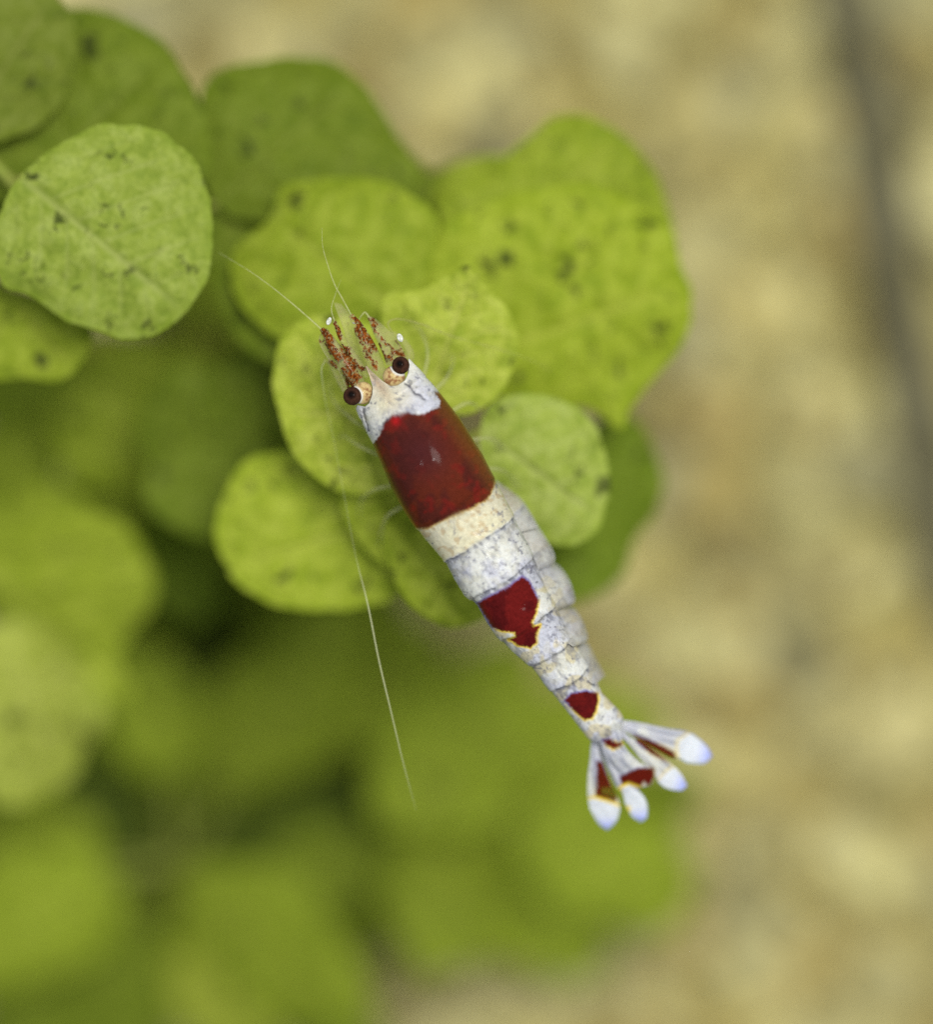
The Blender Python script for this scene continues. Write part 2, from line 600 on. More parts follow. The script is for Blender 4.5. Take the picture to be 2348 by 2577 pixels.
def plant(name, label, stem_xy, ztop, leaves, group=None):
    sx, sy = stem_xy
    p = W(sx * V2, sy * V2, ztop)
    gz = float(ground_h(p[:1], p[1:2])[0])
    base = np.array([p[0] + 0.25, p[1] - 0.3, gz])
    e = empty(name, base, label, 'plant', group)
    st = [base - [0, 0, 0.2], base * 0.7 + p * 0.3 + [0.06, 0, 0], base * 0.35 + p * 0.65 + [-0.03, 0.03, 0], p]
    v, f, t = tube(st, [0.075, 0.07, 0.06, 0.035], 14, 60)
    mesh('stem', v, f, STEM, e)
    axis = resample(st, 80)
    for i, L in enumerate(leaves):
        pts, z0, b, tp, tint, tilt = L[:6]
        kw = L[6] if len(L) > 6 else {}
        zz = min(z0 - 0.06, ztop)
        k = np.argmin(np.abs(axis[:, 2] - zz))
        leaf(e, pts, z0, b, tp, axis[k], tint, tilt, seed=i + len(name) * 3 + stem_xy[0] % 17, **kw)
    return e


HI = dict(res=(60, 220))
A1L = [(570, 645), (545, 700), (537, 760), (550, 830), (580, 895), (630, 945), (690, 970), (750, 975), (800, 950), (830, 880), (830, 780), (800, 700), (740, 640), (650, 620)]
A1R = [(755, 585), (820, 570), (885, 540), (920, 528), (955, 560), (1000, 610), (1022, 670), (1005, 745), (970, 790), (920, 815), (860, 800), (800, 740), (760, 670)]
A2 = [(945, 835), (975, 790), (1040, 775), (1100, 785), (1160, 825), (1190, 880), (1200, 950), (1190, 1020), (1160, 1060), (1110, 1072), (1050, 1050), (990, 990), (950, 910)]
A3 = [(430, 1000), (418, 1055), (440, 1110), (490, 1165), (560, 1195), (640, 1198), (720, 1192), (790, 1170), (830, 1100), (800, 1010), (740, 940), (650, 890), (540, 885), (465, 925)]
A4 = [(755, 1040), (765, 1110), (800, 1180), (850, 1222), (900, 1240), (945, 1222), (1000, 1190), (1010, 1120), (960, 1050), (890, 1000), (810, 1000)]
A5 = [(850, 470), (930, 420), (1010, 385), (1100, 365), (1200, 375), (1280, 410), (1330, 460), (1345, 520), (1366, 610), (1345, 680), (1300, 740), (1250, 800), (1220, 845), (1165, 800), (1080, 790), (980, 780), (900, 700), (830, 580)]
A6 = [(860, 440), (900, 370), (970, 325), (1035, 275), (1085, 232), (1135, 220), (1205, 250), (1270, 310), (1312, 385), (1326, 450), (1325, 520), (1200, 540), (1000, 520)]
A7 = [(450, 540), (470, 480), (530, 430), (550, 370), (640, 350), (740, 355), (820, 390), (862, 430), (850, 500), (830, 570), (760, 640), (650, 680), (560, 670), (490, 620)]
A8 = [(1180, 830), (1250, 820), (1285, 880), (1310, 950), (1290, 1010), (1250, 1070), (1220, 1140), (1160, 1180), (1090, 1190), (1050, 1100), (1060, 950)]
A9 = [(285, 980), (300, 900), (380, 860), (480, 850), (560, 880), (570, 980), (520, 1060), (420, 1065), (330, 1030)]
A11 = [(850, 400), (880, 340), (940, 310), (1010, 310), (1060, 300), (1080, 380), (1000, 430), (900, 440)]
A12 = [(370, 260), (450, 250), (540, 320), (560, 420), (520, 520), (440, 560), (390, 480), (360, 370)]
A14 = [(770, 300), (815, 312), (850, 335), (900, 318), (950, 310), (1000, 330), (1030, 420), (980, 520), (880, 540), (790, 470), (750, 380)]
A16 = [(400, 770), (450, 700), (540, 680), (620, 740), (620, 850), (540, 900), (440, 890), (395, 830)]
A17 = [(270, 830), (310, 750), (390, 720), (470, 770), (500, 860), (440, 930), (340, 930), (280, 890)]
A15 = [(420, 520), (470, 470), (560, 480), (640, 560), (640, 680), (560, 720), (480, 680), (430, 600)]
A13 = [(690, 930), (780, 920), (860, 960), (880, 1040), (840, 1110), (770, 1120), (700, 1060), (670, 990)]

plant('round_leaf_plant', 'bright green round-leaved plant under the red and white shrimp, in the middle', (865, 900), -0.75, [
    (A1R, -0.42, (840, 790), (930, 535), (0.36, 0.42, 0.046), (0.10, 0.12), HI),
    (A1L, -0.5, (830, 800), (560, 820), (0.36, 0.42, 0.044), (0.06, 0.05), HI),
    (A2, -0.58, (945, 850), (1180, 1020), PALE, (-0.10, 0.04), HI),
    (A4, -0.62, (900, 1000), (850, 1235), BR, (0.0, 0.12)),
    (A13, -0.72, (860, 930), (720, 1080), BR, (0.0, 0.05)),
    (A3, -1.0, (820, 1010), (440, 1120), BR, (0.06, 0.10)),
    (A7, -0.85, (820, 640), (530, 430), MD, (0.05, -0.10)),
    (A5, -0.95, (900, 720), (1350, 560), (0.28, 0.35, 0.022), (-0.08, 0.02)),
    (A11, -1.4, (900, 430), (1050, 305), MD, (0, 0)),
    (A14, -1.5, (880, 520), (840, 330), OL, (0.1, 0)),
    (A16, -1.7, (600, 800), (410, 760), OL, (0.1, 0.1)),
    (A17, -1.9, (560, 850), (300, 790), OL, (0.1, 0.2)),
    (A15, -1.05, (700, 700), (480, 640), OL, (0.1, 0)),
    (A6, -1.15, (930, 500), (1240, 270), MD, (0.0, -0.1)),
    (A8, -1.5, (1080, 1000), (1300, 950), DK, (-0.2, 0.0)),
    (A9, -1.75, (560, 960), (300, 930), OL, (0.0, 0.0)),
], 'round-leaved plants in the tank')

B0 = [(-120, -80), (60, -60), (115, 0), (150, 60), (140, 150), (100, 230), (30, 270), (-80, 260)]
B1 = [(10, 400), (60, 330), (150, 270), (240, 246), (310, 258), (370, 300), (410, 370), (425, 445), (415, 530), (380, 600), (320, 650), (260, 665), (190, 655), (120, 625), (50, 580), (0, 555), (-15, 480)]
B2 = [(-60, -40), (0, -20), (110, 10), (220, 28), (310, 80), (370, 150), (405, 230), (420, 310), (380, 370), (280, 400), (150, 420), (20, 400), (-80, 350), (-120, 150)]
B3 = [(405, 165), (470, 125), (560, 107), (640, 115), (710, 160), (755, 220), (800, 290), (830, 330), (800, 400), (700, 420), (600, 430), (500, 440), (430, 400), (390, 300)]
B4 = [(-40, 560), (0, 565), (80, 590), (170, 620), (178, 670), (150, 720), (110, 748), (50, 745), (-30, 740), (-60, 650)]
B5 = [(-120, 330), (-40, 290), (60, 300), (120, 380), (100, 480), (0, 520), (-100, 480)]
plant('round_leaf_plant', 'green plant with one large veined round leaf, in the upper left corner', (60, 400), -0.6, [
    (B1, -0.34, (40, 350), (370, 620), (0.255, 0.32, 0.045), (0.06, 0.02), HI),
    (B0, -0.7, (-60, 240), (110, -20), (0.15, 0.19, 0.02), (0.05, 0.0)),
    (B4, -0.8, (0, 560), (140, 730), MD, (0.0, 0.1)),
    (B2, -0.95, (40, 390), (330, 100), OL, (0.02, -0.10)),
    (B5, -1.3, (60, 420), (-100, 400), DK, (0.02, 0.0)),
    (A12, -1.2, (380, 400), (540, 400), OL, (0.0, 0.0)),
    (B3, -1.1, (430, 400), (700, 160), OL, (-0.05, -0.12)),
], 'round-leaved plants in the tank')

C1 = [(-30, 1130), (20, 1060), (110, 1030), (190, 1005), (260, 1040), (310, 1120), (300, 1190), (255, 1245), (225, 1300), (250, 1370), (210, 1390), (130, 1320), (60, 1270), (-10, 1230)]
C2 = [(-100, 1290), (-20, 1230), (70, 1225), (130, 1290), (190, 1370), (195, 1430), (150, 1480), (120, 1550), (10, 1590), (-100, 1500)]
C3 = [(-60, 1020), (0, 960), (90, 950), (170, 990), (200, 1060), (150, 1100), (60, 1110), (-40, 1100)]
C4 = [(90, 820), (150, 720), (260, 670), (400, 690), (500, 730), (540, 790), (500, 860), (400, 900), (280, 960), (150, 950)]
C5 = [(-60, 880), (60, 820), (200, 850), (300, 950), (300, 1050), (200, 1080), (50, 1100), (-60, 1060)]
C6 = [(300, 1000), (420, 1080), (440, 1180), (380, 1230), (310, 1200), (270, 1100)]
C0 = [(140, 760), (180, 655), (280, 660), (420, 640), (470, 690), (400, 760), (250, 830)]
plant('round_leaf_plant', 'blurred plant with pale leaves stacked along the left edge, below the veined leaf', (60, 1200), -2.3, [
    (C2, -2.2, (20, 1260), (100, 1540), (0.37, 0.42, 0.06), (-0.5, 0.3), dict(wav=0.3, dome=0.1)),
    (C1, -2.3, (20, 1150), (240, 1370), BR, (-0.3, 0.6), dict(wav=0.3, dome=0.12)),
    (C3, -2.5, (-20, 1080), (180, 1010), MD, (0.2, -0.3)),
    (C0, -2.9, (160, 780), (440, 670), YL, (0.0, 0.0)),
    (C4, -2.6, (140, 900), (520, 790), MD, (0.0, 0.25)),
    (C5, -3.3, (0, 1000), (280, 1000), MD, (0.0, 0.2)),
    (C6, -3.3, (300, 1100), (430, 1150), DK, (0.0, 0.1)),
], 'round-leaved plants in the tank')


def far_leaf(cx, cy, rx, ry, rot, z, tint, tilt, seed):
    q = np.random.default_rng(seed + 90)
    tilt = tuple(np.array(tilt) + q.uniform(-0.45, 0.45, 2))
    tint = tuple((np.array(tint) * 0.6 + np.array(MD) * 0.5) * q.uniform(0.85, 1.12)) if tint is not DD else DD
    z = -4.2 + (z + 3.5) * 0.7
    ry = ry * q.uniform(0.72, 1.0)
    ol = rnd_outline(cx, cy, rx, ry, rot, seed, 0.25)
    b = (cx - rx * math.cos(rot) * 0.95, cy - rx * math.sin(rot) * 0.95)
    t = (cx + rx * math.cos(rot), cy + rx * math.sin(rot))
    return (ol, z, b, t, tint, tilt, dict(res=(18, 72), wav=0.14))


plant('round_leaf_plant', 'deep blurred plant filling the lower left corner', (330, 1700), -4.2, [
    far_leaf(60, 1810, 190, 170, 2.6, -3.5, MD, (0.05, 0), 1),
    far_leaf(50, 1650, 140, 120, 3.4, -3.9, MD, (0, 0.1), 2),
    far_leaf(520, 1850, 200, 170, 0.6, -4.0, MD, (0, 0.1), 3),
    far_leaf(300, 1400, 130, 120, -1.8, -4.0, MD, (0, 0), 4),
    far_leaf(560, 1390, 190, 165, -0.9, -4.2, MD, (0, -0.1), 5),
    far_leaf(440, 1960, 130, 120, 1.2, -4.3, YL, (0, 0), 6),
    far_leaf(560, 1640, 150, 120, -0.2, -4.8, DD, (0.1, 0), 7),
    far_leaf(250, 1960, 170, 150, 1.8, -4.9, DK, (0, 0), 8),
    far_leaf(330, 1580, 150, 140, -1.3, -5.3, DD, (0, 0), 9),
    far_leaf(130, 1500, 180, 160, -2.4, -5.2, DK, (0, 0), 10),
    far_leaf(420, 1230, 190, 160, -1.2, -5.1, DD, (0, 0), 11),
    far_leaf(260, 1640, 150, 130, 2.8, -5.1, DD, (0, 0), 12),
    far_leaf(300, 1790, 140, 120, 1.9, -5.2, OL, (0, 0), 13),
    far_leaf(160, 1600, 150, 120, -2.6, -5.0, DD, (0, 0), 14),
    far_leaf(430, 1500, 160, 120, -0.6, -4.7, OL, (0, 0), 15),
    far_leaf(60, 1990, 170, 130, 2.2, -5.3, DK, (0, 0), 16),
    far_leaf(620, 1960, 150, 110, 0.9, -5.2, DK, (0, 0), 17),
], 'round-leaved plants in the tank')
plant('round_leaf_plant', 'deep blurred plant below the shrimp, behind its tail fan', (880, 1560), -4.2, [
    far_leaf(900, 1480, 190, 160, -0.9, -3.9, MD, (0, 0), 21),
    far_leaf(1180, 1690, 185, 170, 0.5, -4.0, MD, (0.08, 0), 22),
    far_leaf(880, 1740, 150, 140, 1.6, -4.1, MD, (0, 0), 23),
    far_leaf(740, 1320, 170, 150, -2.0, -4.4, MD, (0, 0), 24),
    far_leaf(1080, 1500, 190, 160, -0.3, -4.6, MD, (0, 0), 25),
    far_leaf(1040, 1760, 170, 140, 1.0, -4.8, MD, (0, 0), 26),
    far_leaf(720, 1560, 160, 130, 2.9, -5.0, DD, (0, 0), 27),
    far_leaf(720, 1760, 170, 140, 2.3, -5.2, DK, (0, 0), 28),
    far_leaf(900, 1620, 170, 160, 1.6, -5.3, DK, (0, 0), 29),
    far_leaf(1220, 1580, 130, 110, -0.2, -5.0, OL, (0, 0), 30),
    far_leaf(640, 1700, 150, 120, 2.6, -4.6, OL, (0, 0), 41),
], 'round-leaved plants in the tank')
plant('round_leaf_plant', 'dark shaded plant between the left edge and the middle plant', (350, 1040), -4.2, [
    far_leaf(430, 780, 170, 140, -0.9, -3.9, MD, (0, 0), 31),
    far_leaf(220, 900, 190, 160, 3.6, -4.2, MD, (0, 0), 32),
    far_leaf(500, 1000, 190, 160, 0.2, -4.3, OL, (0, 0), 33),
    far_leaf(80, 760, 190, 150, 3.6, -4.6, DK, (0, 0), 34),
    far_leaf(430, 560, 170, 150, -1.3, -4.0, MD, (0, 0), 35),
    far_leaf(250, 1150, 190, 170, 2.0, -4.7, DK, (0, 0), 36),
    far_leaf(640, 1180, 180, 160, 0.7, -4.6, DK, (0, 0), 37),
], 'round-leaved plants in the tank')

# ------------------------------------------------------------------ the shrimp
Ax = np.array([0.55, 0.835])
Bx = np.array([0.835, -0.55])
O0 = np.array([949.0, 959.0])


def Z1(x, y):
    return (700 + x * 600 / 1833, 720 + y * 600 / 1833)


def Z2(x, y):
    return (960 + x * 600 / 1833, 1200 + y * 600 / 1833)


def Z3(x, y):
    return (1350 + x * 500 / 1837, 1680 + y * 500 / 1837)


def zl(fn, pts):
    return [fn(*p) for p in pts]


def S(p, z=0.0):
    return W(p[0], p[1], z, 1.0)


Lpts = [(888, 1014), (893, 1024), (903, 1051), (923, 1093), (937, 1118), (962, 1178), (985, 1231), (1014, 1283), (1040, 1322), (1071, 1360), (1114, 1406), (1143, 1459), (1169, 1498), (1199, 1522), (1222, 1563), (1248, 1599), (1287, 1639), (1336, 1678), (1369, 1720), (1402, 1760), (1444, 1812), (1486, 1865)]
Rpts = [(1040, 905), (1060, 933), (1093, 969), (1122, 1005), (1158, 1051), (1188, 1100), (1214, 1142), (1237, 1188), (1262, 1235), (1290, 1290), (1325, 1360), (1352, 1418), (1375, 1480), (1405, 1530), (1428, 1590), (1462, 1640), (1497, 1700), (1516, 1743), (1560, 1790), (1573, 1813)]


def proj(p):
    d = np.array(p, float) - O0
    return d @ Ax, d @ Bx


sL, wL = proj(Lpts)
sR, wR = proj(Rpts)
front = [(-140, 60), (-82, 24), (-65, 39), (-50, 38), (-34, 24), (-22, 9), (-12, -22), (-5, -55), (0, -24), (9, 9), (19, 31), (36, 40), (60, 40), (82, 26), (93, 8), (101, -4), (106, 20), (112, 45), (140, 60)]
fw, fs = np.array(front, float).T

nr, nc = 620, 224
S_END = 1082.0
th = np.linspace(0, 2 * np.pi, nc, endpoint=False)
bound = [372, 478, 592, 722, 814, 896, 1120]


def center_z(s):
    return np.interp(s, [-60, 100, 370, 600, 800, 1060, 1300], [0.0, 0.0, 0.0, -0.01, -0.06, -0.2, -0.35])


def seg_relief(s, wob):
    r = np.zeros_like(s)
    prev = 60.0
    s = s + wob
    for b in bound:
        m = (s >= prev) & (s < b)
        t = (s - prev) / (b - prev)
        amp = 5.0 if b > 380 else 3.0
        r[m] = amp * sstep(0.0, 1.0, t[m]) ** 2.0 - 2.0
        # a shallow dip at the start of each segment
        r[m] -= 2.5 * np.exp(-((s[m] - prev) / 7.0) ** 2)
        prev = b
    return r


tt = np.linspace(0, 1, nr)[:, None] + 0 * th[None]
# nominal lateral place of each column (use width at the head for the front edge)
cosq = np.sign(np.cos(th)) * np.abs(np.cos(th)) ** 0.92
w_nom = 10 + 100 * cosq
sf = np.interp(w_nom, fw, fs)
under = np.sin(th) < 0
sf = np.where(under, np.maximum(np.minimum(sf, 42), 14 + 20 * np.abs(np.sin(th))), sf)
s_grid = sf[None] + (S_END - sf[None]) * tt
sw = np.clip(s_grid, 22, S_END)
lw = np.interp(sw, sL, wL)
rw = np.interp(sw, sR, wR)
hw = (rw - lw) / 2
wc = (rw + lw) / 2
wobble = 9 * np.cos(th)[None] ** 2 + 10 * (fbm(2.2 * np.cos(th)[None] + s_grid / 90, 2.2 * np.sin(th)[None] + 0 * s_grid, 3.0, 3) - 0.5) - 5
rel = seg_relief(s_grid.ravel(), wobble.ravel()).reshape(s_grid.shape)
for _ in range(3):
    rel[1:-1] = (rel[:-2] + 2 * rel[1:-1] + rel[2:]) / 4
hw2 = hw + rel * 0.6
hh = hw * np.interp(sw, [20, 120, 370, 700, 1060], [0.78, 0.98, 1.08, 1.2, 0.85]) + rel
# close the tail end
end = sstep(S_END - 40, S_END, s_grid)
hw2 = hw2 * (1 - 0.45 * end)
hh = hh * (1 - 0.55 * end)
wx = wc + hw2 * cosq[None]
sinq = np.sign(np.sin(th)) * np.abs(np.sin(th)) ** 0.92
zz = hh * sinq[None] / PPU
roll = np.radians(np.interp(sw, [0, 370, 600, 1060], [0, 0, 10, 4]))
zz = zz - np.tan(roll) * (wx - wc) / PPU * 0.6
# rostrum and spine thin out towards their points
zfront = np.interp(s_grid, [-55, 0, 60], [-0.06, -0.02, 0])
rost = np.exp(-((wx + 5) / 18) ** 2) * sstep(45, -10, s_grid)
zz = zz + zfront * (np.sin(th)[None] > 0) - 0.02 * rost
zz = zz + center_z(s_grid)
# the carapace arches from the rostrum to its hind margin
zz = zz + 0.075 * np.clip(1 - ((s_grid - 215) / 175) ** 2, -0.35, 1) * (sstep(430, 372, s_grid) * np.clip(np.sin(th)[None], 0, 1))
# grooves in the front shield
px = O0[0] + Ax[0] * s_grid + Bx[0] * wx
py = O0[1] + Ax[1] * s_grid + Bx[1] * wx
gr1 = zl(Z1, [(985, 755), (1020, 790), (1060, 835), (1100, 860), (1135, 885)])
gr2 = zl(Z1, [(655, 950), (668, 1010), (690, 1070), (705, 1110)])
d1, _ = linedist(gr1, px.ravel(), py.ravel())
d2, _ = linedist(gr2, px.ravel(), py.ravel())
gd = np.minimum(d1, d2).reshape(px.shape)
zz = zz - 0.012 * np.exp(-(gd / 5) ** 2) * (np.sin(th)[None] > 0)
zz = zz + (fbm(px.ravel() / 26, py.ravel() / 26, 0.0, 3).reshape(px.shape) - 0.5) * np.interp(s_grid, [60, 110, 350, 380], [0.008, 0.0012, 0.0012, 0.010])
kz = lambda s: (D - center_z(s)) / D
BV = np.stack([(px - 1174) / PPU * kz(s_grid), -(py - 1288.5) / PPU * kz(s_grid), zz], -1).reshape(-1, 3)

# pigment pattern
RED1 = [(930, 1122), (945, 1112), (959, 1093), (972, 1067), (985, 1054), (1004, 1047), (1027, 1044), (1060, 1046), (1086, 1037), (1106, 1028), (1110, 1010), (1098, 990), (1120, 985), (1300, 1150), (1250, 1200), (1240, 1228), (1226, 1256), (1191, 1276), (1152, 1293), (1109, 1312), (1076, 1329), (1046, 1330), (960, 1260), (900, 1150)]
RED2 = [(1201, 1516), (1238, 1496), (1277, 1475), (1313, 1450), (1330, 1462), (1343, 1488), (1354, 1508), (1348, 1540), (1336, 1563), (1341, 1573), (1358, 1570), (1349, 1593), (1348, 1616), (1333, 1627), (1304, 1622), (1279, 1607), (1297, 1599), (1294, 1588), (1264, 1585), (1238, 1576), (1219, 1547)]
RED3 = [(1421, 1760), (1435, 1745), (1467, 1737), (1503, 1743), (1505, 1760), (1497, 1789), (1487, 1806), (1471, 1810), (1448, 1792)]
RED4 = zl(Z3, [(610, 660), (680, 650), (740, 690), (800, 680), (780, 720), (700, 745), (640, 710)])
RED5 = zl(Z3, [(770, 1000), (860, 950), (930, 920), (1080, 920), (1090, 1000), (1050, 1090), (990, 1050), (930, 1140), (790, 1090)])
RED6 = zl(Z3, [(555, 860), (610, 880), (650, 980), (700, 1090), (760, 1130), (740, 1240), (640, 1230), (550, 1200), (560, 1000)])
RED7 = zl(Z3, [(900, 620), (980, 650), (1100, 690), (1200, 740), (1290, 795), (1300, 900), (1180, 860), (1050, 790), (930, 690)])


def paint(x, y, s, w, kind):
    x = np.asarray(x)
    n1 = fbm(x / 9, y / 9, 1.3, 3)
    n2 = fbm(x / 9 + 40, y / 9 + 11, 2.1, 3)
    qx = x + (n1 - 0.5) * 11
    qy = y + (n2 - 0.5) * 11
    big = fbm(x / 60, y / 60, 4.4, 3)
    # lengthwise streaks on the shell
    st = fbm(s / 15, w / 7.0, 3.0, 3)
    cream = lin(212, 205, 168)
    lilac = lin(196, 198, 212)
    whit = lin(214, 215, 211)
    k = sstep(0.38, 0.6, big)[:, None]
    c = whit * (1 - k) + lilac * k
    if kind == 'body':
        t1 = sstep(372, 380, s) * sstep(478, 470, s)
        c = c * (1 - 0.75 * t1[:, None]) + cream * 0.75 * t1[:, None]
        hd = sstep(130, 60, s) * np.exp(-((w - 2) / 55) ** 2)
        c = c * (1 - 0.6 * hd[:, None]) + lin(222, 210, 160) * 0.6 * hd[:, None]
        br = np.exp(-((w + 2 - 0.05 * s) / 13) ** 2) * sstep(95, -10, s) * 0.5
        c = c * (1 - br[:, None]) + lin(176, 128, 92) * br[:, None]
        # cream patches on later segments
        cr = sstep(0.52, 0.66, fbm(x / 30 + 7, y / 30, 8.0, 2)) * sstep(600, 640, s)
        c = c * (1 - 0.6 * cr[:, None]) + lin(206, 192, 140) * 0.6 * cr[:, None]
        # dark specks and streaks gather behind each segment edge
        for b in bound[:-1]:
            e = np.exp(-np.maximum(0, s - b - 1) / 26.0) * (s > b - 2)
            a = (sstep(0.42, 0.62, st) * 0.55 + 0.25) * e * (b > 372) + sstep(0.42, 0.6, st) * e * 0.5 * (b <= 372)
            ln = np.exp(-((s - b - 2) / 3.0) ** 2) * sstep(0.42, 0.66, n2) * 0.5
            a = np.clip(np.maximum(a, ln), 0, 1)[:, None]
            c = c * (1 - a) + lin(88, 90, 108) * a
        sp = sstep(0.60, 0.72, fbm(x / 8 + 3, y / 8, 6.0, 3)) * 0.75 * sstep(0.28, 0.5, fbm(x / 40, y / 40 + 3, 1.0, 2))
        sp = np.maximum(sp, sstep(0.54, 0.72, st) * 0.38 * sstep(480, 520, s))[:, None]
        c = c * (1 - sp) + lin(112, 112, 128) * sp
        gg = np.minimum(linedist(gr1, qx, qy)[0], linedist(gr2, qx, qy)[0])
        gk = (sstep(4.5, 1.0, gg) * 0.8)[:, None]
        c = c * (1 - gk) + lin(70, 68, 80) * gk
        tn = (sstep(0.55, 0.66, fbm(x / 12 + 60, y / 12, 4.0, 3)) * 0.5 * t1)[:, None]
        c = c * (1 - tn) + lin(170, 140, 96) * tn
        # thin edge of the flank
        tg = sstep(0.55, 0.63, fbm(x / 16, y / 16 + 5, 5.5, 2))[:, None] * 0.25
        c = c * (1 - tg) + lin(180, 175, 150) * tg
    polys = [(RED1, 1)] if kind == 'body' else []
    polys += [(RED2, 2), (RED3, 2), (RED4, 2)] if kind == 'body' else [(RED4, 2), (RED5, 3), (RED6, 3), (RED7, 3)]
    for P, typ in polys:
        d = sdf(P, qx, qy) if typ == 1 else sdf(P, x + (n1 - 0.5) * 5, y + (n2 - 0.5) * 5)
        if typ == 1:
            d = np.where((s > 200) & (s < 395), sdf(P, x + (n1 - 0.5) * 4, y + (n2 - 0.5) * 4), d)
            bl = (sstep(34, 6, d) * sstep(0.46, 0.62, fbm(x / 10 + 5, y / 10, 2.7, 3)) * sstep(130, 100, s) * 0.6)[:, None]
            c = c * (1 - bl) + lin(120, 122, 146) * bl
            dk = sstep(7, 0.5, d) * sstep(130, 100, s)
            c = c * (1 - 0.75 * dk[:, None]) + lin(60, 52, 66) * 0.75 * dk[:, None]
            yk = sstep(6, 1, d) * sstep(300, 340, s)
            c = c * (1 - 0.7 * yk[:, None]) + lin(176, 140, 40) * 0.7 * yk[:, None]
        else:
            yk = sstep(7, 1, d) * (0.9 if typ == 2 else 0.5)
            gx_, gy_ = (x - np.mean([p[0] for p in P])), (y - np.mean([p[1] for p in P]))
            lead = sstep(4, -22, gx_ * Ax[0] + gy_ * Ax[1])      # head-side margin is violet, tail-side yellow
            yc = lin(232, 204, 70) * (1 - lead[:, None]) + lin(120, 112, 170) * lead[:, None]
            c = c * (1 - yk[:, None]) + yc * yk[:, None]
        r = sstep(3.0, -3.0, d + (fbm(x / 2.5, y / 2.5, 3.0, 2) - 0.5) * 5)[:, None]
        m1 = fbm(x / 38 + 3, y / 38 + 8, 9.0, 3)
        m2 = fbm(x / 20 + 31, y / 20, 2.0, 3)
        red = lin(106, 34, 22) * np.ones((len(x), 1))
        dk = sstep(0.45, 0.62, m1)[:, None]
        if typ == 1:
            core = np.exp(-((s - 210) / 75) ** 2 - ((w + 8) / 75) ** 2)[:, None]
            red = red * (1 - 0.78 * core) + lin(74, 27, 32) * 0.78 * core
            red = red * (1 - 0.6 * dk) + lin(76, 26, 26) * 0.6 * dk
            hot = sstep(0.56, 0.68, m2)[:, None] * (1 - core)  # bright red spots of light passing through the shell, put into the colour
            red = red * (1 - 0.45 * hot) + lin(144, 26, 24) * 0.45 * hot
            hot2 = np.exp(-((x - 998) / 13) ** 2 - ((y - 1062) / 11) ** 2)[:, None]
            red = red * (1 - 0.8 * hot2) + lin(200, 24, 30) * 0.8 * hot2
            edge = (sstep(62, 112, w) * 0.65)[:, None]
            red = red * (1 - edge) + lin(132, 66, 30) * edge
            grain = fbm(x / 4, y / 4, 0.7, 2)[:, None]
            red = red * (0.8 + 0.4 * grain)
        elif typ == 2:
            red = (lin(126, 28, 26) * (1 - 0.6 * dk) + lin(88, 20, 22) * 0.6 * dk) * (0.75 + 0.5 * fbm(x / 4, y / 4, 0.7, 2)[:, None])
        else:
            red = lin(122, 30, 18) * (1 - 0.5 * dk) + lin(96, 34, 16) * 0.5 * dk
        c = c * (1 - r) + red * ((0.74, 1.2, 1.15) if typ == 1 else (0.56, 0.75, 0.8)) * r
    return np.clip(c, 0, 1) * 0.72


bx_, by_ = px.ravel(), py.ravel()
col = paint(bx_, by_, s_grid.ravel() + wobble.ravel(), wx.ravel(), 'body')
SHR = empty('shrimp', S((1145, 1270), -0.3), 'red and white banded shrimp perched over the round green leaves', 'shrimp')
F = grid_faces(nr, nc, True)
# close the front under the shield and the tail with rounded caps
capf = BV.reshape(nr, nc, 3)[0].copy()
cc = capf.mean(0) + np.array([Ax[0], -Ax[1], 0]) * 0.09
nV = len(BV)
inner = capf * 0.55 + cc * 0.45 + np.array([Ax[0], -Ax[1], 0]) * 0.02
BV2 = np.vstack([BV, inner, cc[None]])
j = np.arange(nc)
f1 = np.stack([j, nV + j, nV + (j + 1) % nc, (j + 1) % nc], 1)
f2 = np.stack([nV + j, np.full(nc, nV + nc), np.full(nc, nV + nc), nV + (j + 1) % nc], 1)
capcol = np.tile(lin(150, 135, 100), (nc + 1, 1))
cb = BV.reshape(nr, nc, 3)[-1].mean(0)
BV2 = np.vstack([BV2, cb[None]])
i0 = (nr - 1) * nc
faces = [tuple(q) for q in F[:, ::-1].tolist()] + [tuple(q) for q in f1[:, ::-1].tolist()]
faces += [(nV + a, nV + (a + 1) % nc, nV + nc) for a in range(nc)]
faces += [(i0 + (a + 1) % nc, i0 + a, nV + nc + 1) for a in range(nc)]
body = mesh('body', BV2, faces, SHELL, SHR, np.vstack([col, capcol, capcol[:1] * 1.5]))


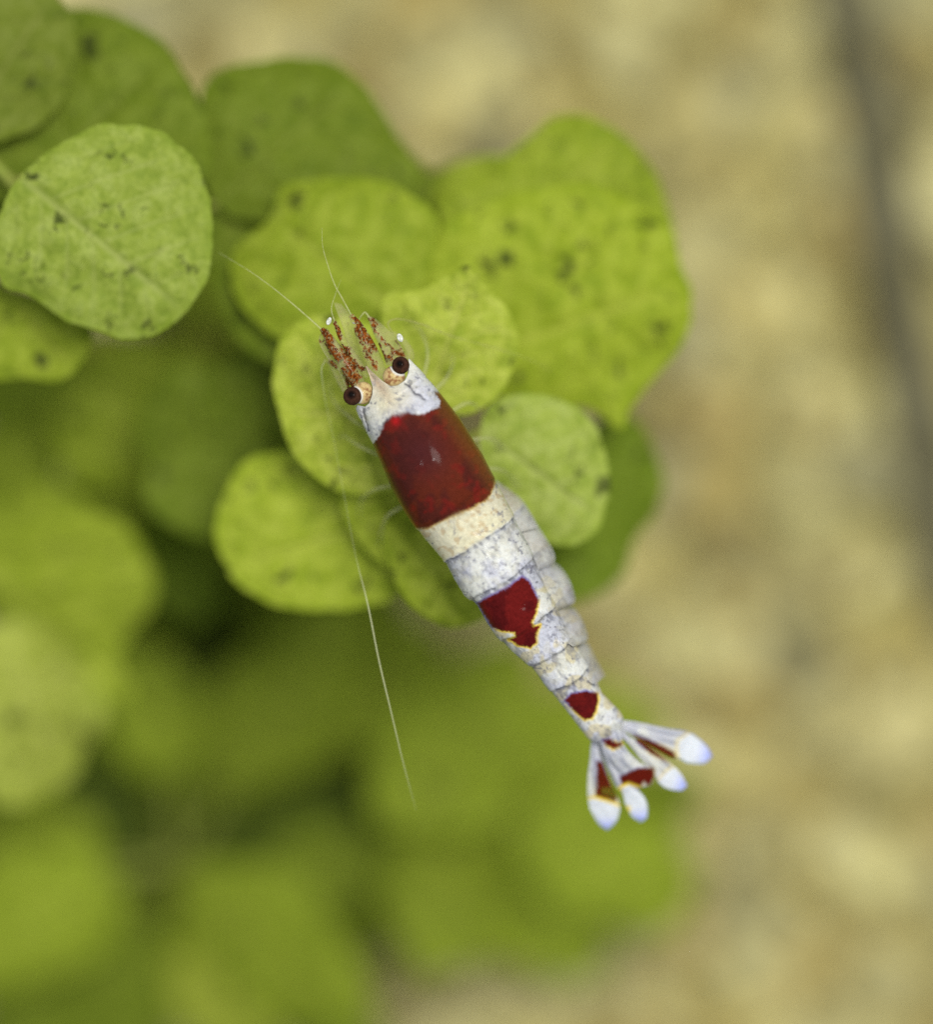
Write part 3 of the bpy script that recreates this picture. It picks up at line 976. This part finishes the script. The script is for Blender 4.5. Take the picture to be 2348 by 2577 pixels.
def plate(name, left, right, zin, zout, parent=SHR, dome=0.012, thick=0.012, kind='fan', rows=70, cols=26, colour=None, alpha=None, zrow=None):
    a = resample(left, rows)
    b = resample(right, rows)
    u = np.linspace(0, 1, cols)
    P = a[:, None] * (1 - u[None, :, None]) + b[:, None] * u[None, :, None]
    x, y = P[..., 0].ravel(), P[..., 1].ravel()
    uu = np.tile(u, rows)
    tr_ = np.repeat(np.linspace(0, 1, rows), cols)
    s, w = (np.stack([x, y], 1) - O0) @ Ax, (np.stack([x, y], 1) - O0) @ Bx
    z = np.interp(uu, [0, 1], [zin, zout])
    if zrow is not None:
        z = z + np.interp(tr_, np.linspace(0, 1, len(zrow)), zrow)
    z = z + dome * np.sin(np.pi * uu) ** 0.6 * (0.3 + np.sin(np.pi * np.clip(tr_, 0, 1)) ** 0.5)
    z = z + (fbm(x / 12, y / 12, 5, 2) - 0.5) * 0.006
    top = np.stack([(x - 1174) / PPU * kz(s), -(y - 1288.5) / PPU * kz(s), z], 1)
    th_ = thick * np.clip(4 * uu * (1 - uu), 0.15, 1)
    bot = top - np.stack([0 * x, 0 * x, th_], 1)
    nv = len(top)
    Ff = grid_faces(rows, cols)
    e = []
    for i in range(rows - 1):
        e += [(i * cols, (i + 1) * cols, (i + 1) * cols + nv, i * cols + nv),
              (i * cols + cols - 1, i * cols + cols - 1 + nv, (i + 1) * cols + cols - 1 + nv, (i + 1) * cols + cols - 1)]
    for k in range(cols - 1):
        i = (rows - 1) * cols
        e += [(k, k + nv, k + 1 + nv, k + 1), (i + k, i + k + 1, i + k + 1 + nv, i + k + nv)]
    cl = paint(x, y, s, w, kind) if colour is None else colour(x, y, s, w, uu, tr_)
    if cl.shape[1] == 3:
        cl = np.hstack([cl, np.ones((nv, 1))])
    if alpha is not None:
        cl[:, 3] = alpha(x, y, uu, tr_)
    o = mesh(name, np.vstack([top, bot]), np.vstack([Ff[:, ::-1], Ff + nv, np.array(e)]), SHELL, parent, np.vstack([cl, cl]))
    return o


# side plates of the abdomen, seen on the shrimp's right flank
def plate_col(x, y, s, w, uu, tr_):
    n_ = fbm(x / 14, y / 14, 2.2, 3)[:, None]
    m_ = fbm(x / 28 + 9, y / 28, 4.0, 2)[:, None]
    c = lin(178, 178, 178) * n_ + lin(210, 209, 204) * (1 - n_)
    k = sstep(0.5, 0.7, m_) * 0.35
    c = c * (1 - k) + lin(178, 156, 130) * k
    dk = (sstep(0.62, 0.7, fbm(x / 9, y / 9 + 4, 7.0, 2)) * 0.2)[:, None]
    c = np.clip(c * (1 - dk) + lin(112, 108, 104) * dk, 0, 1) * 0.64
    b = paint(x, y, s + 14 * uu, w, 'body')
    ok = (b[:, 0] < 1.5 * b[:, 1] + 0.01)[:, None] * 0.5
    return c * (1 - ok) + b * ok


PL = [
    ([(860, 120), (930, 210), (985, 330), (1010, 420)], [(885, 25), (1060, 150), (1140, 255), (1215, 390)]),
    ([(975, 330), (1020, 560), (1110, 640), (1215, 712)], [(1120, 250), (1270, 470), (1340, 605), (1325, 680), (1262, 716)]),
    ([(1180, 640), (1230, 740), (1255, 880), (1330, 1000)], [(1330, 660), (1400, 715), (1460, 810), (1497, 925), (1490, 975), (1440, 1008)]),
    ([(1270, 950), (1350, 1020), (1410, 1180), (1520, 1266)], [(1430, 985), (1505, 1035), (1565, 1135), (1597, 1245), (1575, 1282)]),
    ([(1430, 1210), (1530, 1360), (1630, 1520), (1690, 1556)], [(1555, 1262), (1610, 1315), (1675, 1440), (1728, 1535), (1712, 1556)]),
]
for i, (a, b) in enumerate(PL):
    zi = [-0.02, -0.02, -0.03, -0.05, -0.10][i]
    ain = [(q[0] - 20 * Bx[0], q[1] - 20 * Bx[1]) for q in zl(Z2, a)]
    plate('side_plate', ain, zl(Z2, b), zi + 0.02, zi - 0.20, colour=plate_col, alpha=lambda x, y, u, t: 1 - 0.4 * sstep(0.8, 1.0, u), dome=0.05, thick=0.03, rows=60, cols=30, zrow=[-0.06, 0.0, 0.04])
    # its twin on the hidden left flank, hanging steeper
    sA = (np.array(zl(Z2, a)) - O0) @ Ax
    s0, s1 = sA.min() - 5, sA.max() + 8
    ss = np.linspace(s0, s1, 5)
    wl = np.interp(ss, sL, wL)
    inn = [tuple(O0 + Ax * q + Bx * (r + 22)) for q, r in zip(ss, wl)]
    out = [tuple(O0 + Ax * q + Bx * (r + 6)) for q, r in zip(ss, wl)]
    plate('side_plate', out, inn, zi - 0.26, zi - 0.14, colour=plate_col, dome=0.01, thick=0.02, rows=30, cols=12)

# tail fan
TELS = ([(560, 560), (600, 700), (630, 800), (690, 900), (770, 1010), (800, 1080), (900, 1120), (935, 1135)],
        [(760, 500), (800, 690), (860, 780), (960, 870), (1075, 930), (1085, 1000), (1050, 1085), (980, 1075)])
REX = ([(700, 520), (770, 500), (850, 497), (1000, 520), (1200, 565), (1400, 598), (1500, 655), (1590, 740), (1635, 825)],
       [(700, 570), (790, 590), (860, 620), (950, 670), (1100, 755), (1250, 832), (1340, 850), (1400, 885), (1560, 892), (1630, 835)])
REN = ([(690, 540), (790, 580), (870, 640), (1000, 700), (1200, 850), (1330, 975), (1395, 1090)],
       [(680, 600), (770, 640), (850, 710), (950, 830), (1080, 970), (1130, 1060), (1220, 1118), (1340, 1135), (1390, 1100)])
LEN = ([(570, 640), (590, 730), (620, 830), (680, 980), (745, 1110), (795, 1160), (830, 1280), (890, 1380), (965, 1428)],
       [(650, 640), (660, 745), (725, 880), (790, 1020), (870, 1090), (970, 1160), (1022, 1260), (1022, 1380), (980, 1424)])
LEX = ([(530, 610), (512, 690), (500, 850), (480, 1000), (478, 1180), (490, 1270), (512, 1340), (580, 1450), (655, 1512)],
       [(590, 620), (600, 700), (625, 850), (665, 1000), (705, 1100), (752, 1200), (777, 1300), (742, 1430), (665, 1510)])
TIPS = [zl(Z3, p) for p in (
    [(1310, 700), (1380, 640), (1480, 600), (1700, 700), (1700, 950), (1350, 950), (1330, 850)],
    [(1120, 1060), (1180, 980), (1290, 900), (1500, 1050), (1400, 1200), (1150, 1160)],
    [(780, 1110), (850, 1080), (960, 1120), (1100, 1200), (1060, 1500), (850, 1450)],
    [(460, 1230), (540, 1215), (640, 1240), (760, 1285), (850, 1300), (760, 1560), (500, 1500)])]


def fan_col(x, y, s, w, uu, tr_):
    c = paint(x, y, s, w, 'fan')
    n_ = fbm(x / 5, y / 5, 3.0, 2)
    rb = (sstep(0.46, 0.64, fbm(uu * 9, tr_ * 4 + x * 0, 5.0 + x[0], 3)) * 0.65)[:, None]
    rb = rb * (c[:, :1] < 1.5 * c[:, 1:2] + 0.01)
    c = c * (1 - rb) + lin(120, 124, 142) * 0.8 * rb
    edge = np.minimum(uu, 1 - uu)
    for i, P in enumerate(TIPS):
        d = sdf(P, x + (n_ - 0.5) * 4, y + (n_ - 0.5) * 4)
        yk = (sstep(11, 2, d) * (0.95 if i >= 2 else 0.4))[:, None]
        c = c * (1 - yk) + lin(236, 208, 66) * 0.75 * yk
        k = sstep(2, -3, d)[:, None]
        tipc = lin(222, 227, 238) * 0.66
        rim = (sstep(0.78, 1.0, tr_) * 0.75)[:, None]
        tipc = tipc * (1 - rim) + lin(126, 142, 236) * 0.85 * rim
        c = c * (1 - k) + tipc * k
    return np.clip(c, 0, 1)


def fan_alpha(x, y, uu, tr_):
    # bare membrane between pigment and the white tips is nearly clear
    P = zl(Z3, [(600, 1110), (740, 1100), (770, 1190), (730, 1220), (600, 1175)])
    d = sdf(P, x, y)
    return (1 - 0.55 * sstep(3, -4, d)) * (0.86 + 0.14 * sstep(0.6, 0.75, tr_))


zt = -0.22
plate('telson', zl(Z3, TELS[0]), zl(Z3, TELS[1]), zt + 0.03, zt + 0.03, colour=fan_col, alpha=fan_alpha, dome=0.02, zrow=[0.02, 0, -0.05, -0.1])
for L_, R_, dz in ((REN[0], REN[1], -0.01), (LEN[0], LEN[1], -0.01), (REX[0], REX[1], -0.045), (LEX[0], LEX[1], -0.045)):
    plate('tail_blade', zl(Z3, L_), zl(Z3, R_), zt + dz, zt + dz, colour=fan_col, alpha=fan_alpha, dome=0.010, thick=0.006, zrow=[0.02, 0, -0.05, -0.12], rows=110, cols=36)


# eyes on short stalks
def ellipsoid(name, c, r, mat, parent, col=None, n=28, rot=0.0):
    u = np.linspace(0, np.pi, n)
    v = np.linspace(0, 2 * np.pi, 2 * n, endpoint=False)
    x = np.sin(u)[:, None] * np.cos(v)[None] * r[0]
    y = np.sin(u)[:, None] * np.sin(v)[None] * r[1]
    z = np.cos(u)[:, None] + 0 * v[None]
    z = z * r[2]
    P = np.stack([c[0] + x * np.cos(rot) - y * np.sin(rot), c[1] + x * np.sin(rot) + y * np.cos(rot), c[2] + z], -1).reshape(-1, 3)
    cl = None
    if col is not None:
        X, Y = topx(P)
        cl = col(X, Y)
    return mesh(name, P, grid_faces(n, 2 * n, True), mat, parent, cl)


def stalk_col(cx, cy, ex, ey):
    def f(x, y):
        n_ = fbm(x / 7, y / 7, 3.3, 3)
        k = sstep(0.45, 0.7, n_)[:, None] * 0.8
        c = lin(186, 164, 116) * (1 - k) + lin(120, 66, 44) * k
        d = np.hypot(x - ex, y - ey)
        wk = (sstep(29, 25, d) * 0.9)[:, None]
        c = c * (1 - wk) + lin(205, 205, 200) * wk
        return c * 0.8
    return f


for (ec, er, kc, kr) in ((Z1(574, 850), 22, Z1(645, 812), 26), (Z1(944, 614), 21, Z1(885, 690), 26)):
    zc = 0.055
    st_ = ellipsoid('eyestalk', S((kc[0] + 2, kc[1] + 4), zc - 0.015), (kr / PPU * 1.1, kr / PPU * 1.1, 0.036), SHELL, SHR, stalk_col(kc[0], kc[1], ec[0], ec[1]))
    ek = lambda x, y, e=ec: (lambda d, n_: lin(26, 16, 13) * sstep(15, 7, d) + (1 - sstep(15, 7, d)) * (lin(66, 42, 32) * (1 - n_) + lin(40, 26, 20) * n_))(np.hypot(x - e[0] + 2, y - e[1] + 3)[:, None], fbm(x / 3, y / 3, 1.0, 2)[:, None])
    ellipsoid('eye', S(ec, zc + 0.01), (er / PPU * 1.06, er / PPU * 1.06, er / PPU), SHELL, st_, ek)
    ellipsoid('pupil', S((ec[0] - 2, ec[1] - 3), zc + 0.01 + er / PPU * 0.92), (6 / PPU, 6 / PPU, 0.005), PUPIL, st_, n=16)

# antennae, their bases and scales: clear shell with rust-brown pigment
BROWN = [
    ([(560, 745), (600, 700)], 34), ([(545, 730), (560, 640), (545, 590)], 30), ([(590, 600), (540, 575), (520, 500)], 26), ([(470, 560), (420, 490), (385, 440)], 24),
    ([(400, 440), (375, 370), (340, 340)], 26), ([(350, 350), (300, 300), (250, 262)], 7), ([(545, 560), (510, 490), (475, 450)], 12), ([(475, 400), (455, 330), (432, 285)], 15),
    ([(660, 640), (620, 630)], 14), ([(400, 575), (440, 610)], 12), ([(340, 425), (325, 425)], 10), ([(500, 640), (520, 690)], 14),
    ([(745, 620), (725, 570)], 16), ([(700, 540), (690, 510), (740, 480), (770, 470)], 24), ([(700, 420), (660, 390), (630, 350)], 34), ([(620, 310), (610, 270)], 20),
    ([(600, 270), (570, 235)], 12), ([(700, 390), (740, 440)], 14), ([(640, 440), (680, 500)], 7), ([(780, 480), (830, 570)], 12), ([(740, 300), (715, 255)], 20), ([(735, 330), (790, 400), (840, 450), (900, 490)], 7),
    ([(945, 520), (890, 510)], 22), ([(960, 500), (900, 420)], 6), ([(840, 540), (870, 560)], 14), ([(760, 650), (735, 610)], 8)]


def app_col(al=0.16):
    def f(x, y):
        n1 = fbm(x / 5, y / 5, 1.0, 3)
        n2 = fbm(x / 5 + 9, y / 5, 7.0, 3)
        g1 = fbm(x / 4.0, y / 4.0, 4.0, 3)
        g2 = fbm(x / 4.0 + 5, y / 4.0, 8.0, 3)
        k = np.zeros(len(x))
        for pts, wd in BROWN:
            d, _ = linedist(zl(Z1, pts), x + (n1 - 0.5) * 13 + (g1 - 0.5) * 9, y + (n2 - 0.5) * 13 + (g2 - 0.5) * 9)
            k = np.maximum(k, sstep(wd / 3.05 * 1.2 + 1.2, wd / 3.05 * 1.2 - 1.2, d))
        sp = sstep(0.60, 0.66, n2) * 0.5
        k = np.maximum(k, sp * 0.4)
        k = k * (1 - 0.6 * sstep(0.56, 0.7, g1))
        kk = k[:, None]
        c = lin(206, 200, 150) * 0.6 * (1 - kk) + (lin(112, 60, 18) * sstep(0.65, 0.35, g2)[:, None] + lin(66, 32, 12) * sstep(0.35, 0.65, g2)[:, None]) * kk
        return np.hstack([c, (al + (0.95 - al) * k)[:, None]])
    return f


def apptube(name, pts, radii, parent, z, al=0.16, n=48, m=160, fn=Z1):
    path = [S(fn(*p), zq) for p, zq in zip(pts, z)]
    v, f, t = tube(path, [r / PPU for r in radii], n, m)
    X, Y = topx(v)
    return mesh(name, v, f, SHELL, parent, app_col(al)(X, Y))


def flagellum(pts, parent, fn, z, r0=2.6, r1=0.8, al=0.5, c=(176, 178, 130), name='flagellum', prof=None):
    path = [S(fn(*p), zq) for p, zq in zip(pts, z)]
    v, f, t = tube(path, [r0 / PPU, (r0 + r1) / 2 / PPU, r1 / PPU], 6, 120)
    av = al * (1 - 0.6 * t) * (0.55 + 0.9 * vnoise(t * 60, t * 0, 2.0)) if prof is None else np.interp(t, np.linspace(0, 1, len(prof)), prof)
    cl = np.hstack([np.tile(lin(*c) * 0.9, (len(v), 1)), np.clip(av, 0, 1)[:, None]])
    return mesh(name, v, f, SHELL, parent, cl)


idt = lambda x, y: (x, y)
an = apptube('antennule', [(630, 780), (560, 650), (450, 500), (390, 400), (335, 330)], [18, 21, 17, 13, 6], SHR, [0.03, 0.04, 0.05, 0.05, 0.05])
flagellum([(350, 350), (250, 260), (100, 130), (-60, 0), (-240, -130), (-480, -280)], an, Z1, [0.05, 0.05, 0.05, 0.0, -0.05, -0.15], 2.6, 1.0, 0.36)
an = apptube('antennule', [(800, 740), (745, 600), (680, 450), (620, 320), (560, 225)], [19, 22, 20, 15, 6], SHR, [0.03, 0.04, 0.05, 0.06, 0.06])
flagellum([(570, 240), (500, 110), (440, 0), (390, -140), (345, -300), (335, -450)], an, Z1, [0.06, 0.07, 0.08, 0.08, 0.05, 0.0], 2.6, 1.0, 0.36)
# shorter branch beside each
an = apptube('antennule', [(690, 700), (590, 560), (500, 420), (430, 270)], [8, 10, 9, 5], SHR, [0.0, 0.02, 0.02, 0.02], 0.14)
flagellum([(440, 290), (410, 180), (440, 60), (480, -60)], an, Z1, [0.02, 0.02, 0, -0.05], 2.2, 0.7, 0.35)
an = apptube('antennule', [(900, 640), (830, 490), (760, 360), (700, 240)], [12, 12, 10, 5], SHR, [0.0, 0.02, 0.02, 0.02], 0.14)
flagellum([(705, 250), (670, 205), (640, 230), (600, 290)], an, Z1, [0.02, 0.02, 0.02, 0.0], 3.4, 1.6, 0.35)


def scale_plate(left, right, z):
    col = app_col(0.2)
    return plate('antennal_scale', zl(Z1, left), zl(Z1, right), z, z - 0.03, colour=lambda x, y, s, w, u, t: np.hstack([col(x, y)[:, :3], np.clip(col(x, y)[:, 3:] + 0.18 * (np.minimum(u, 1 - u) < 0.04)[:, None], 0, 1)]), dome=0.01, thick=0.006, rows=90, cols=36)


scale_plate([(510, 770), (455, 640), (380, 560), (310, 420), (345, 330)], [(600, 740), (560, 600), (500, 480), (430, 400), (372, 320)], -0.02)
sc2 = scale_plate([(830, 610), (790, 470), (730, 350), (700, 240), (715, 232)], [(985, 560), (960, 490), (900, 390), (830, 320), (745, 245)], -0.02)
sc3 = scale_plate([(610, 620), (545, 480), (500, 330), (440, 170), (425, 120)], [(690, 640), (640, 520), (590, 360), (545, 220), (480, 130)], -0.05)
WHT = mat_simple('white_shell_spot', (0.6, 0.6, 0.6), 0.4, 1.1, 0, 60, (0.3, 0.32, 0.26))
for c_, r_, rt in (((393, 275), (7.5, 13), -0.4), ((938, 402), (9, 14), 0.4), ((585, 290), (6, 3), -0.5)):
    ellipsoid('pale_spot', S(Z1(*c_), 0.05), (r_[0] / PPU * 0.8, r_[1] / PPU * 0.8, 0.008), WHT, sc2, n=14, rot=rt)

# the long second antennae, sweeping out and back
ant = apptube('antenna', [(520, 800), (470, 700), (400, 590), (345, 560)], [11, 12, 9, 5], SHR, [-0.06, -0.06, -0.06, -0.06], 0.14)
flagellum([(818, 905), (806, 930), (815, 1010), (838, 1120), (865, 1260), (893, 1400), (924, 1520), (952, 1660), (985, 1800), (1015, 1930), (1046, 2052)], ant, idt,
          [-0.06, -0.1, -0.2, -0.2, -0.15, -0.1, -0.05, -0.05, -0.05, -0.1, -0.2], 2.6, 2.0, 0.34, (196, 198, 160), prof=[0.2, 0.05, 0.04, 0.04, 0.05, 0.3, 0.32, 0.24, 0.15, 0.03])
ant = apptube('antenna', [(985, 620), (1010, 520), (960, 420), (880, 350)], [11, 12, 8, 4], SHR, [-0.06, -0.06, -0.06, -0.06], 0.14)
flagellum([(990, 840), (975, 812), (1000, 800), (1060, 812), (1130, 838), (1220, 862), (1320, 890), (1400, 925)], ant, idt, [-0.06, -0.06, -0.08, -0.12, -0.18, -0.22, -0.3, -0.4], 3.0, 1.0, 0.4, (150, 150, 90))

# walking legs, clear and thin, reaching down to the leaves
LEGS = [
    ([(930, 1060), (880, 1000), (835, 940), (818, 900)], [-0.14, -0.2, -0.3, -0.42]),
    ([(940, 1090), (880, 1050), (830, 1000), (812, 930)], [-0.14, -0.18, -0.34, -0.52]),
    ([(965, 1150), (900, 1120), (850, 1090), (835, 1120)], [-0.15, -0.2, -0.4, -0.62]),
    ([(1000, 1220), (940, 1230), (900, 1260), (890, 1310)], [-0.16, -0.24, -0.45, -0.7]),
    ([(1020, 1270), (970, 1300), (950, 1350), (940, 1400)], [-0.16, -0.26, -0.5, -0.8]),
    ([(1060, 960), (1075, 890), (1060, 830), (1030, 790)], [-0.14, -0.18, -0.3, -0.42]),
    ([(1080, 990), (1120, 950), (1140, 900), (1130, 860)], [-0.14, -0.2, -0.36, -0.5]),
    ([(1120, 1040), (1180, 1010), (1210, 1030), (1215, 1070)], [-0.15, -0.2, -0.42, -0.66]),
    ([(1160, 1110), (1230, 1100), (1270, 1120), (1290, 1160)], [-0.16, -0.24, -0.5, -0.78]),
    ([(1200, 1180), (1260, 1180), (1300, 1210), (1330, 1270)], [-0.16, -0.26, -0.5, -0.82]),
]
for pts, zs in LEGS:
    path = [S(p, z_) for p, z_ in zip(pts, zs)]
    v, f, t = tube(path, [7 / PPU, 5 / PPU, 3.4 / PPU, 1.6 / PPU], 8, 50)
    cl = np.hstack([np.tile(lin(190, 192, 140) * 0.7, (len(v), 1)), np.full((len(v), 1), 0.22)])
    mesh('walking_leg', v, f, SHELL, SHR, cl)
